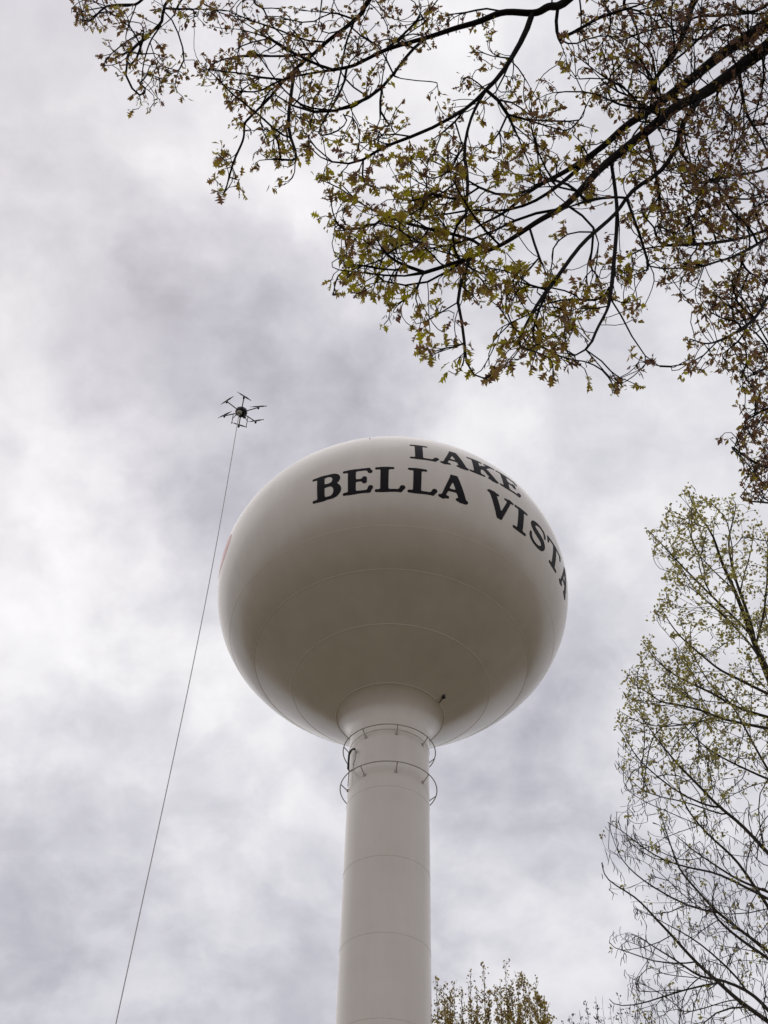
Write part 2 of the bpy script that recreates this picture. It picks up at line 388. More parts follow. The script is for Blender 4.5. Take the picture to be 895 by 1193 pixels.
def glyph(ch, p, w):
    ser = lambda x0, x1, y: caps(p, (x0, y), (x1, y), .052, .052)
    if ch == 'L':
        return U(boxd(p, .17, .01, .42, .99), ser(.055, .54, .947), ser(.055, w-.14, .053), caps(p, (w-.15, .07), (w-.085, .17), .06, .085))
    if ch == 'E':
        return U(boxd(p, .17, .01, .42, .99), ser(.055, w-.15, .945), caps(p, (w-.16, .93), (w-.10, .83), .055, .075), ser(.35, w-.33, .5),
                 caps(p, (w-.27, .43), (w-.27, .57), .075, .075), ser(.055, w-.13, .055), caps(p, (w-.14, .07), (w-.085, .19), .06, .08))
    if ch == 'B':
        up = [(.3, .945, .054), (w-.42, .945, .056)]+arcpts(w-.40, .745, .245, .198, 90, -90, .056, .125)+[(.3, .545, .054)]
        lo = [(.3, .535, .054), (w-.38, .535, .056)]+arcpts(w-.375, .295, .25, .24, 90, -90, .056, .125)+[(.3, .055, .054)]
        return U(boxd(p, .17, .01, .42, .99), ser(.055, .4, .947), ser(.055, .4, .053), poly(p, up), poly(p, lo))
    if ch == 'A':
        return U(np.maximum(U(caps(p, (.15, .03), (.45, .96), .065, .075), caps(p, (.49, .92), (w-.18, .03), .125, .125)), p[..., 1]-1.0),
                 caps(p, (.26, .34), (w-.28, .34), .052, .052), ser(.055, .30, .053), ser(w-.37, w-.055, .053))
    if ch == 'K':
        return U(boxd(p, .17, .01, .42, .99), ser(.055, .52, .947), ser(.055, .52, .053), caps(p, (.38, .40), (w-.23, .93), .065, .065), ser(w-.40, w-.06, .947),
                 caps(p, (.56, .60), (w-.17, .06), .11, .12), ser(w-.36, w-.055, .053))
    if ch == 'V':
        return U(np.maximum(U(caps(p, (.19, .97), (.50, .10), .125, .115), caps(p, (.54, .07), (w-.17, .97), .08, .065)), -p[..., 1]), ser(.055, .40, .947), ser(w-.34, w-.055, .947))
    if ch == 'I':
        return U(boxd(p, w/2-.125, .01, w/2+.125, .99), ser(.055, w-.055, .947), ser(.055, w-.055, .053))
    if ch == 'T':
        m = w/2
        return U(boxd(p, m-.125, .01, m+.125, .99), ser(.06, w-.06, .945), caps(p, (.08, .92), (.075, .75), .07, .055), caps(p, (w-.08, .92), (w-.075, .75), .07, .055),
                 ser(m-.25, m+.25, .053))
    if ch == 'S':
        sp = np.array([(.84, .66, .05), (.83, .76, .065), (.74, .89, .06), (.52, .945, .056), (.29, .89, .085), (.20, .745, .115), (.30, .60, .125), (.5, .51, .13), (.70, .42, .125),
                       (.79, .27, .115), (.71, .11, .085), (.48, .055, .056), (.24, .11, .06), (.13, .24, .065), (.12, .36, .05)])
        sp[:, 0] *= w/.93
        sp = spline(sp, 50)
        return U(poly(p, [tuple(q) for q in sp]))
def march(fn, w, nx, ny):
    """filled contour of fn<0 over [0,w]x[0,1]: verts2d, tris"""
    xs = np.linspace(-.03, w+.03, nx); ys = np.linspace(-.03, 1.03, ny)
    X, Y = np.meshgrid(xs, ys, indexing='ij'); D = fn(np.stack([X, Y], -1))
    V = []; Fs = []; key = {}
    def vid(k, x, y):
        if k not in key: key[k] = len(V); V.append((x, y))
        return key[k]
    for i in range(nx-1):
        for j in range(ny-1):
            cs = [(i, j), (i+1, j), (i+1, j+1), (i, j+1)]; dv = [D[c] for c in cs]
            if min(dv) >= 0: continue
            ring = []
            for a in range(4):
                c0, c1 = cs[a], cs[(a+1) % 4]; d0, d1 = dv[a], dv[(a+1) % 4]
                if d0 < 0: ring.append(vid(c0, xs[c0[0]], ys[c0[1]]))
                if (d0 < 0) != (d1 < 0):
                    t = d0/(d0-d1); k = (min(c0, c1), max(c0, c1))
                    ring.append(vid(k, xs[c0[0]]+t*(xs[c1[0]]-xs[c0[0]]), ys[c0[1]]+t*(ys[c1[1]]-ys[c0[1]])))
            if len(ring) >= 3: Fs.append(ring)
    return V, Fs
ROWS = [('BELLA', [(-26.4, -17.0), (-16.6, -7.2), (-6.8, 2.4), (3.0, 12.1), (12.4, 22.1)], 34.645, 35.885),
        ('VISTA', [(28.2, 38.4), (38.6, 44.6), (45.3, 54.7), (55.3, 66.2), (66.7, 76.6)], 34.62, 35.80),
        ('LAKE', [(3.5, 12.6), (12.8, 22.2), (22.3, 32.9), (33.2, 42.5)], 36.47, 37.60)]
for word, boxes, z0, z1 in ROWS:
    for ch, (a0, a1) in zip(word, boxes):
        w = (a1-a0)*.1016
        V2, Fs = march(lambda p: glyph(ch, p, w), w, int(56*w), 58)
        V3 = []
        for x, y in V2:
            z = z0+EYE+(z1-z0)*y; r = prof_r(z)
            # outward lift of 7 mm along the surface normal
            dr = (prof_r(z+.01)-prof_r(z-.01))/.02; nn = math.hypot(1, dr)
            V3.append(tuple(on(a0+(a1-a0)*x/w, r+.007/nn, z-.007*dr/nn)))
        me = bpy.data.meshes.new('letter'); me.from_pydata(V3, [], Fs); me.update()
        link_mesh('letter', me, BLACK, tank)['label'] = 'black slab serif letter ' + ch
# red emblem on the far left flank
V3 = []; Fs = []
NR, NA = 10, 64
for i in range(NR+1):
    for j in range(NA):
        a = 2*math.pi*j/NA; s = i/NR
        az = -74+9.3*s*math.cos(a); z = 36.22+EYE+.66*s*math.sin(a)
        V3.append(tuple(on(az, prof_r(z)+.005, z)))
for i in range(NR):
    for j in range(NA): Fs.append((i*NA+j, i*NA+(j+1) % NA, (i+1)*NA+(j+1) % NA, (i+1)*NA+j))
me = bpy.data.meshes.new('emblem'); me.from_pydata(V3, [], Fs); me.update(); me.validate()
link_mesh('emblem', me, RED, tank)['label'] = 'red painted emblem on the far left flank'

# ------------------------------------------------------------------ drone + hose
DD = 40.0
DC = at(281.2, 480.2, DD)
drone = tag(empty('drone', tuple(DC)), 'black six rotor drone with a grey nozzle ball hovering left of the tower', 'drone')
hd = math.atan2(DC[0], DC[1])            # heading away from the viewer
def dl(fwd, side, up):                     # drone axes: fwd towards the viewer
    return DC+np.array([-math.sin(hd)*fwd+math.cos(hd)*side, -math.cos(hd)*fwd-math.sin(hd)*side, up])
G = Geo()
for z0_, z1_, r0_, r1_ in ((-.10, -.03, .13, .20), (-.03, .06, .20, .20), (.06, .12, .20, .10)):
    k = 8; th = np.arange(k)*2*math.pi/k
    V = [dl(r0_*math.cos(t), r0_*math.sin(t), z0_) for t in th]+[dl(r1_*math.cos(t), r1_*math.sin(t), z1_) for t in th]
    G.add(V, [[j, (j+1) % k, k+(j+1) % k, k+j] for j in range(k)])
k = 8; th = np.arange(k)*2*math.pi/k
for r_, z_ in ((.13, -.10), (.10, .12)):
    G.add([dl(r_*math.cos(t), r_*math.sin(t), z_) for t in th]+[dl(0, 0, z_)], [[j, (j+1) % k, k, k] for j in range(k)])
G.box(dl(0.02, .0, -.13), .14, .2, .10)
G.build('body', DRONE, drone, smooth=False)
BLADE = [-26, 17, 24, -9, 43, 50]
for k in range(6):
    t = rad(60*k); R_ = .60
    tip = (R_*math.cos(t), R_*math.sin(t))
    G = Geo(); G.tube([dl(.17*math.cos(t), .17*math.sin(t), 0), dl(tip[0], tip[1], .03)], .018, 8)
    arm = G.build('arm', DRONE, drone)
    G = Geo(); G.tube([dl(tip[0], tip[1], -.03), dl(tip[0], tip[1], .075)], .036, 12); G.build('motor', DRONE, arm)
    G = Geo(); b = rad(BLADE[k])
    for sg in (1, -1):
        pts = []
        u = np.linspace(.0, .28, 9)
        ww = .009+.015*np.sin(np.clip(u/.28*1.1+.15, 0, 1)*math.pi)
        top = []; 
        for uu, w_ in zip(u, ww):
            for e_, h_ in ((-1, 0), (1, .008)):
                f_ = sg*uu*math.sin(b)+e_*w_*math.cos(b)*sg; s_ = sg*uu*math.cos(b)-e_*w_*math.sin(b)*sg
                top.append(dl(tip[0]+f_, tip[1]+s_, .08+h_+.004)); top.append(dl(tip[0]+f_, tip[1]+s_, .08+h_-.004))
        F = []
        for i in range(8):
            o = 4*i
            F += [[o, o+2, o+6, o+4], [o+1, o+5, o+7, o+3], [o, o+4, o+5, o+1], [o+2, o+3, o+7, o+6]]
        F += [[0, 1, 3, 2], [32, 34, 35, 33]]
        G.add(top, F)
    G.tube([dl(tip[0], tip[1], .06), dl(tip[0], tip[1], .10)], .022, 8)
    G.build('propeller', DRONE, arm)
for sd_ in (-1, 1):
    G = Geo(); G.tube([dl(0, sd_*.10, -.08), dl(0, sd_*.24, -.42)], .012, 8)
    G.tube([dl(-.22, sd_*.24, -.42), dl(.22, sd_*.24, -.42)], .012, 8)
    G.tube([dl(.08, sd_*.10, -.06), dl(.0, sd_*.20, -.32)], .008, 6)
    G.build('landing_leg', DRONE, drone)
NB = dl(.10, -.06, -.17)
bm = bmesh.new(); bmesh.ops.create_uvsphere(bm, u_segments=20, v_segments=12, radius=.085, matrix=Matrix.Translation(Vector(NB)))
me = bpy.data.meshes.new('nozzle_ball'); bm.to_mesh(me); bm.free(); link_mesh('nozzle_ball', me, BALL, drone)
G = Geo(); G.tube([dl(.02, .10, -.12), dl(.0, .13, -.27)], .04, 8); G.build('nozzle_arm', DRONE, drone)
# hose hangs from the drone to the ground
top = NB+np.array([0, 0, -.07])
d1 = ray(138, 1193); d1h = d1/np.hypot(d1[0], d1[1])
best = (top[:2]@d1h[:2])
low = CAMP+d1h*best
gnd = top+(low-top)*(top[2]/(top[2]-low[2])); gnd[2] = .02
hp = []
for s in np.linspace(0, 1, 60):
    q = top*(1-s)+gnd*s; q = q+np.array([.18, 0, 0])*math.sin(s*math.pi*1.9)*.55; hp.append(q)
hp += [gnd+np.array([-.1*i-.02*i*i, -.25*i, 0]) for i in range(1, 14)]
G = Geo(); G.tube(hp, .0125, 7); hz = G.build('hose', HOSE); 
tag(hz, 'thin grey hose hanging from the hovering drone down to the ground', 'hose')

# ------------------------------------------------------------------ tree machinery
def project(P):
    v = P-CAMP; z = v@fw
    return np.stack([W0/2+F_PX*(v@RT)/z, H0/2-F_PX*(v@UP)/z], -1)
def joint(T, x, y, lo):
    """limb node that the photograph shows a side limb springing from"""
    Q = np.array(T.P[lo:]); k = int(np.argmin(np.linalg.norm(project(Q)-np.array([x, y]), axis=1)))
    return k+lo, float(np.linalg.norm(Q[k]-CAMP))
class Tree:
    def __init__(s, seed):
        s.rng = np.random.default_rng(seed); s.P = []; s.par = []; s.rmin = []
    def node(s, p, par, r=0.0): s.P.append(np.asarray(p, float)); s.par.append(par); s.rmin.append(r); return len(s.P)-1
    def path(s, P, R, par=None, step=.12):
        """adds a smooth limb through the points P with radii R; par None: joins the nearest node"""
        P = np.asarray(P, float)
        if par is None and s.P:
            par = int(np.argmin(np.linalg.norm(np.array(s.P)-P[0], axis=1)))
        Lg = np.linalg.norm(np.diff(P, axis=0), axis=1).sum(); n = max(3, int(Lg/step))
        Q = spline(np.concatenate([P, np.asarray(R, float)[:, None]], 1), n)
        last = -1 if par is None else par
        ids = []
        for i, q in enumerate(Q):
            if i == 0 and last >= 0 and np.linalg.norm(s.P[last]-q[:3]) < step*.6: ids.append(last); continue
            last = s.node(q[:3], last, max(q[3], .001)); ids.append(last)
        return ids
    def grow(s, A, step, kill, inertia=.4, trop=(0, 0, 0), infl=1e9, iters=160, jit=.15):
        A = np.asarray(A, float); alive = np.ones(len(A), bool)
        near = np.zeros(len(A), int); nd = np.full(len(A), 1e18)
        def upd(ids):
            Pn = np.array([s.P[i] for i in ids])
            for c in range(0, len(A), 2000):
                sl = slice(c, c+2000)
                D = ((A[sl, None]-Pn[None])**2).sum(-1); j = D.argmin(1); m = D[np.arange(len(j)), j]
                b = m < nd[sl]; nd[sl] = np.where(b, m, nd[sl]); near[sl] = np.where(b, np.array(ids)[j], near[sl])
        for c in range(0, len(s.P), 800): upd(list(range(c, min(c+800, len(s.P)))))
        trop = np.asarray(trop, float); used = {}
        for it in range(iters):
            alive &= nd > kill**2
            act = np.where(alive & (nd < infl**2))[0]
            if not len(act): break
            new = []
            o = np.argsort(near[act], kind='stable'); act = act[o]
            u, st = np.unique(near[act], return_index=True)
            for k, nid in enumerate(u):
                ids = act[st[k]:(st[k+1] if k+1 < len(u) else len(act))]
                p = s.P[nid]; v = A[ids]-p; v /= np.linalg.norm(v, axis=1)[:, None]+1e-9
                d = v.mean(0)
                pp = s.par[nid]
                if pp >= 0:
                    e = p-s.P[pp]; d = d+inertia*e/(np.linalg.norm(e)+1e-9)
                d = d+trop+s.rng.normal(0, jit, 3); d /= np.linalg.norm(d)+1e-9
                c = used.get(nid, 0); used[nid] = c+1
                if c > 2:
                    alive[ids[np.argmin(nd[ids])]] = False
                    continue
                new.append(s.node(p+d*step, int(nid)))
            if not new: break
            upd(new)
    def secondaries(s, A, count, r0, r1, bend, step, maxlen, wang=1.2, first=0):
        """straight side branches from the limbs towards chosen points of the crown"""
        T_ = A[s.rng.permutation(len(A))[:count]]
        Pn = np.array(s.P); D = np.linalg.norm(T_[:, None]-Pn[None, first:], axis=-1).min(1)
        for t in T_[np.argsort(D)]:
            Pn = np.array(s.P)[first:]; par = np.array(s.par)[first:]
            dirn = Pn-np.array(s.P)[np.maximum(par, 0)]; dirn /= np.linalg.norm(dirn, axis=1)[:, None]+1e-9
            v = t-Pn; L_ = np.linalg.norm(v, axis=1)+1e-6; cs = (v*dirn).sum(1)/L_
            k = int(np.argmin(L_*(1+wang*(1-cs)))); L0 = L_[k]
            if L0 > maxlen or L0 < step*1.5: continue
            p = Pn[k]; mid = p+v[k]*.5+s.rng.normal(0, bend*L0, 3)+dirn[k]*L0*.10
            m3 = p+v[k]*.78+s.rng.normal(0, bend*L0*.6, 3)
            ra = min(r0*(.5+L0/maxlen), (s.rmin[k+first] or r0)*.75)
            s.path([p, mid, m3, t], [ra, ra*.7+r1*.3, ra*.4+r1*.6, r1], par=k+first, step=step)
    def finish(s, tip_r, expo=2.3, cap=1e9):
        n = len(s.P); P = np.array(s.P); par = np.array(s.par); ch = [[] for _ in range(n)]
        for i, p in enumerate(par):
            if p >= 0: ch[p].append(i)
        acc = np.zeros(n); R = np.zeros(n)
        order = range(n-1, -1, -1)           # parents always precede children
        for i in order:
            if not ch[i]: acc[i] = tip_r**expo
            R[i] = min(acc[i]**(1/expo), cap)
            R[i] = max(R[i], s.rmin[i]) if s.rmin[i] > 0 else R[i]
            if par[i] >= 0: acc[par[i]] += max(acc[i], 0)
        s.Pn, s.ch, s.R, s.parn = P, ch, R, par
        for i in range(n):                   # a twig is never thicker than what carries it
            if par[i] >= 0 and s.rmin[i] == 0: R[i] = min(R[i], R[par[i]]*.8 if len(ch[par[i]]) > 1 else R[par[i]])
        return s
    def build(s, name, mat, parent, roots=None):
        G = Geo(); n = len(s.Pn)
        size = np.ones(n)
        for i in range(n-1, -1, -1):
            if s.parn[i] >= 0: size[s.parn[i]] += size[i]
        Ps = s.Pn.copy(); main = np.full(n, -1)
        for i in range(n):                    # the child that carries the limb on: a limb first, then the straightest and heaviest
            if not s.ch[i]: continue
            pp = s.parn[i]; e = s.Pn[i]-s.Pn[pp] if pp >= 0 else np.array([0, 0, 1.0]); e = e/(np.linalg.norm(e)+1e-9)
            def score(q):
                d = s.Pn[q]-s.Pn[i]; d = d/(np.linalg.norm(d)+1e-9)
                return (2.0 if s.rmin[q] > 0 else 0)+float(d@e)+.4*s.R[q]/(s.R[i]+1e-9)+.2*math.log(size[q])/6
            c = max(s.ch[i], key=score); main[i] = c
            if pp >= 0: Ps[i] = .5*s.Pn[i]+.25*(s.Pn[pp]+s.Pn[c])
        starts = [(i, -1) for i in range(n) if s.parn[i] < 0]
        while starts:
            i, p = starts.pop(); chain = [i] if p < 0 else [p, i]
            while s.ch[i]:
                for q in s.ch[i]:
                    if q != main[i]: starts.append((q, i))
                i = main[i]; chain.append(i)
            if len(chain) < 2: continue
            Pc = Ps[chain].copy(); Rc = s.R[chain].copy()
            if p >= 0: Rc[0] = Rc[1]
            G.tube(Pc, Rc, 8 if Rc.max() > .04 else (5 if Rc.max() > .012 else 4))
        return G.build(name, mat, parent)
    def tips(s): return [i for i in range(len(s.Pn)) if not s.ch[i]]

LT = np.array([0, .16, .24, .36, .46, .58, .68, .82, 1.0])
LW = np.array([.02, .04, .26, .09, .50, .10, .34, .08, .0])
def lobed_leaves(name, pos, dirs, nrm, size, tone, mat, parent, fold=.38, curl=.35):
    n = len(pos); k = len(LT)
    d = dirs/np.linalg.norm(dirs, axis=1)[:, None]
    b = np.cross(d, nrm); b /= np.linalg.norm(b, axis=1)[:, None]+1e-9
    nn = np.cross(b, d)
    rng = np.random.default_rng(3)
    fo = (fold*rng.uniform(.2, 1.6, n))[:, None]; cu = (curl*rng.uniform(-.6, 1.6, n))[:, None]; wd = rng.uniform(.42, 1.1, n)[:, None]
    def P(t, w): # (k,) arrays
        return pos[:, None]+size[:, None, None]*(t[None, :, None]*d[:, None]+(w[None]*wd)[..., None]*b[:, None]
               + (fo*np.abs(w)[None]-cu*t[None]**2)[..., None]*nn[:, None])
    mid = P(LT, LW*0); a = P(LT+.22*LW, LW); c = P(LT+.22*LW, -LW)
    V = np.stack([mid, a, c], 1).reshape(-1, 3)
    i = np.arange(k-1); F = np.concatenate([np.stack([i, i+1, k+i+1, k+i], -1), np.stack([i, 2*k+i, 2*k+i+1, i+1], -1)])
    F = (F[None]+(np.arange(n)*3*k)[:, None, None]).reshape(-1, 4)
    return mesh_np(name, V, [F], mat, parent, False, np.repeat(tone, 3*k))
def simple_leaves(name, pos, dirs, nrm, size, width, tone, mat, parent):
    n = len(pos); d = dirs/np.linalg.norm(dirs, axis=1)[:, None]
    b = np.cross(d, nrm); b /= np.linalg.norm(b, axis=1)[:, None]+1e-9; nn = np.cross(b, d)
    sz = size[:, None]; w = (size*width)[:, None]
    V = np.stack([pos, pos+d*sz*.45+b*w+nn*w*.4, pos+d*sz, pos+d*sz*.45-b*w+nn*w*.4, pos+d*sz*.5], 1).reshape(-1, 3)
    F = np.array([[0, 4, 1], [4, 2, 1], [0, 3, 4], [4, 3, 2]])
    F = (F[None]+(np.arange(n)*5)[:, None, None]).reshape(-1, 3)
    return mesh_np(name, V, [F], mat, parent, False, np.repeat(tone, 5))
def danglers(name, pos, length, rad_, tone, mat, parent, seed=5, sway=.25):
    """hanging catkins: short tapered four-sided strands with a kink"""
    rng = np.random.default_rng(seed); n = len(pos)
    off = rng.normal(0, sway, (n, 2, 3)); off[:, :, 2] = 0
    dn = np.array([0, 0, -1.0])
    P0 = pos; P1 = pos+length[:, None]*(.5*dn+off[:, 0]*.5); P2 = P1+length[:, None]*(.5*dn+off[:, 1]*.5)
    th = np.arange(3)*2*math.pi/3; c = np.stack([np.cos(th), np.sin(th), 0*th], -1)
    V = np.stack([P0[:, None]+c*rad_*.6, P1[:, None]+c*rad_*1.2, P2[:, None]+c*rad_*.5], 1).reshape(-1, 3)
    F = []
    for r in range(2):
        for j in range(3): F.append([r*3+j, r*3+(j+1) % 3, r*3+3+(j+1) % 3, r*3+3+j])
    F = (np.array(F)[None]+(np.arange(n)*9)[:, None, None]).reshape(-1, 4)
    return mesh_np(name, V, [F], mat, parent, True, np.repeat(tone, 9))

# ------------------------------------------------------------------ the oak overhead
def oak_d(x, y):
    return 6.3+.0062*max(0, 440-y)+.0055*max(0, x-640)+.0022*max(0, 450-x)+.016*max(0, x-800)*(1 if y > 180 else max(0, y-60)/120)
OT = np.array([6.0, 2.4])
oak = tag(empty('oak_tree', (OT[0], OT[1], 0)), 'big dark oak overhead with young lobed leaves and black limbs at the upper right', 'tree')
T = Tree(11)
tr = T.path([(OT[0], OT[1], 0), (OT[0]+.05, OT[1], 3), (OT[0]-.1, OT[1]+.1, 7), (OT[0]-.05, OT[1], 10.5), (OT[0]-.3, OT[1]+.2, 14)], [.34, .28, .24, .18, .09], par=-1, step=.25)
n_trunk = len(T.P)
rl = np.random.default_rng(8)
def limb(pts, r0, r1, off=0.0, root=False):
    """pts in survey pixels, r in pixels of half-thickness at that distance"""
    m = len(pts); P = []; R = []; par = None; dl0 = off
    if not root:
        par, dn = joint(T, pts[0][0], pts[0][1], n_trunk); dl0 = dn-oak_d(*pts[0])
    for i, (x, y) in enumerate(pts):
        f = i/(m-1); D = oak_d(x, y)+(dl0*(1-f)+(dl0*.5+off)*f if not root else off)
        if 0 < i < m-1 and r0 < 5: x += rl.normal(0, 1.6); y += rl.normal(0, 1.6)
        P.append(at(x, y, D)); R.append((r0+(r1-r0)*f)*D/F_PX)
    if root:                                  # joins the trunk outside the picture
        q = P[0]; hd_ = np.hypot(q[0]-OT[0], q[1]-OT[1]); x0, y0 = pts[0]
        if y0 <= 6:                           # leaves over the top edge: bends up to a scaffold high on the trunk
            w1 = at(x0+70, -75, oak_d(x0, 0)+.2); w2 = at(max(x0+260, 900), -235, oak_d(x0, 0)+.7); j = np.array([OT[0]-.3, OT[1]+.2, 13.9])
            P = [j, w2, w1]+P; R = [R[0]*1.5, R[0]*1.3, R[0]*1.1]+R
        else:
            j = np.array([OT[0], OT[1], max(5.0, q[2]-.45*hd_)])
            mid = (q+j)/2+np.array([0, 0, .25]); v = P[0]-P[1]; v /= np.linalg.norm(v)
            near = q+v*.5
            P = [j, mid*.6+near*.4, near]+P; R = [R[0]*1.5, R[0]*1.25, R[0]*1.1]+R
    if par is not None: P[0] = T.P[par]
    T.path(P, R, par=par)
LIMBS = [  # points, half thickness start, end, depth offset, from the trunk
 ([(895,54),(860,80),(823,107),(789,124),(756,151),(722,178),(696,200),(662,237),(628,257),(595,279),(575,290)], 7.5, 3.2, 0, 1),
 ([(575,290),(540,276),(497,267),(460,255),(425,238),(410,228),(395,212),(380,206)], 2.6, .8, .3, 0),
 ([(575,290),(528,304),(487,320),(450,322)], 2.4, .8, -.2, 0),
 ([(895,27),(873,42),(840,64),(803,94),(756,129),(729,147),(702,171),(662,198),(621,220),(590,246),(560,262)], 7, 1.8, .5, 1),
 ([(702,171),(668,200),(640,226),(610,240),(580,246),(548,244),(500,255)], 3.4, 1.0, .3, 0),
 ([(680,190),(640,210),(600,228),(560,225),(520,238),(480,236)], 3.0, .9, .6, 0),
 ([(650,242),(618,246),(590,262),(566,278),(530,285),(500,290)], 2.6, .9, .2, 0),
 ([(826,106),(800,142),(788,172),(769,198),(739,221),(722,246),(700,268),(672,287),(645,324),(628,350),(610,385),(602,404)], 4, 1.2, -.3, 0),
 ([(732,226),(715,230),(680,234),(645,249)], 1.4, 1.2, -.25, 0),
 ([(662,0),(640,8),(622,15),(585,15),(558,22),(531,32),(498,42),(454,60),(420,70),(404,79),(363,84),(330,94),(300,108)], 5.5, .9, 0, 1),
 ([(620,17),(610,45),(598,67),(585,88),(568,104),(548,124),(528,137),(491,158),(454,168),(430,182),(410,194)], 4.4, .8, -.2, 0),
 ([(568,104),(555,124),(546,148),(541,178),(545,208),(542,240),(544,268),(541,294)], 2.0, .8, -.3, 0),
 ([(431,0),(420,14),(407,27),(385,46),(364,62),(348,77),(328,98),(311,117),(292,138),(285,144),(284,161),(271,188),(264,218)], 3.4, .7, .3, 1),
 ([(364,62),(330,66),(288,67),(268,68),(248,71)], 2, .7, .2, 0),
 ([(330,94),(300,92),(270,94)], 1.2, .6, 0, 0),
 ([(450,62),(470,40),(490,28),(488,8)], 1.6, .7, 0, 0),
 ([(498,44),(475,60),(465,75),(450,100),(430,115),(400,125),(375,130),(340,125)], 2.2, .7, -.2, 0),
 ([(404,79),(402,100),(388,125),(370,150)], 1.8, .7, -.1, 0),
 ([(407,27),(425,45),(445,55)], 1.6, 1, 0, 0),
 ([(345,80),(338,110),(336,150),(350,188)], 1.4, .6, -.1, 0),
 ([(201,-5),(196,12),(187,32),(174,50),(167,77),(165,104)], 2.2, .7, .4, 1),
 ([(190,26),(172,42),(157,54),(140,66)], 1.3, .6, 0, 0),
 ([(196,14),(205,26),(212,50),(218,70)], 1.3, .7, 0, 0),
 ([(216,-5),(200,16),(188,31)], 1.2, .6, .4, 1),
 ([(172,-6),(150,4),(132,8),(108,10),(92,14)], 1.3, .6, .4, 1),
 ([(240,-6),(248,8),(262,18),(285,20)], 1.3, .6, .5, 1),
 ([(300,-6),(306,12),(318,30),(330,42)], 1.5, .7, .5, 1),
 ([(578,112),(585,121),(595,134),(630,141),(660,141),(690,150)], 1.8, .6, .2, 0),
 ([(813,-5),(800,30),(783,64),(768,92),(756,114),(742,135)], 4.6, 2.0, 1.0, 1),
 ([(895,5),(846,15),(810,22),(790,35),(770,50)], 2.4, .8, 1.2, 1),
 ([(730,-5),(738,20),(742,50),(738,85),(730,120)], 2.2, .8, 1.2, 1),
 ([(858,80),(864,110),(873,134),(884,158),(897,184)], 2.8, 1.6, .6, 0),
 ([(910,190),(880,198),(850,206),(820,214),(790,214)], 2.2, .8, .8, 1),
 ([(910,262),(870,276),(830,284),(796,288),(770,286)], 2.2, .7, .2, 1),
 ([(912,266),(880,285),(855,300),(836,306),(815,312)], 2.2, .7, -.4, 1),
 ([(915,330),(895,347),(884,362),(873,378),(850,393),(826,399),(804,395)], 2.4, 1.2, -.3, 1),
 ([(712,188),(718,215),(721,250),(717,297),(712,344),(706,362),(696,384),(686,408)], 2.2, .9, -.4, 0),
 ([(712,344),(722,366),(736,394),(749,418),(768,428),(786,431),(800,420)], 1.6, .7, -.2, 0),
 ([(687,406),(700,420),(712,436)], 1, .6, 0, 0),
 ([(735,232),(745,262),(752,290),(758,310)], 1.6, .7, .2, 0),
 ([(752,160),(760,190),(768,220),(765,262)], 1.7, .8, .4, 0),
 ([(618,262),(626,290),(635,311),(639,324)], 1.5, 1.1, -.2, 0),
 ([(560,294),(541,320),(531,354),(504,374),(481,381)], 2, .8, -.2, 0),
 ([(531,354),(541,374),(544,401),(538,425)], 1.5, .7, -.1, 0),
 ([(637,340),(628,361),(595,373),(570,400)], 1.4, .7, -.1, 0),
 ([(545,300),(520,320),(500,332),(470,336),(440,330)], 1.6, .7, .2, 0),
 ([(660,238),(690,262),(700,290),(690,320)], 1.4, .7, -.2, 0),
 ([(915,420),(890,428),(870,440)], 1.6, .7, 0, 1),
 ([(920,470),(895,478),(878,486),(866,492)], 1.5, .6, 0, 1),
 ([(920,538),(895,542),(867,530),(856,522)], 1.6, .6, 0, 1),
 ([(920,590),(895,586),(872,584),(862,578)], 1.3, .6, 0, 1),
]
for pts, a, b, off, root in LIMBS: limb(pts, a*(.95 if a > 6 else .82), b*.65, off, bool(root))
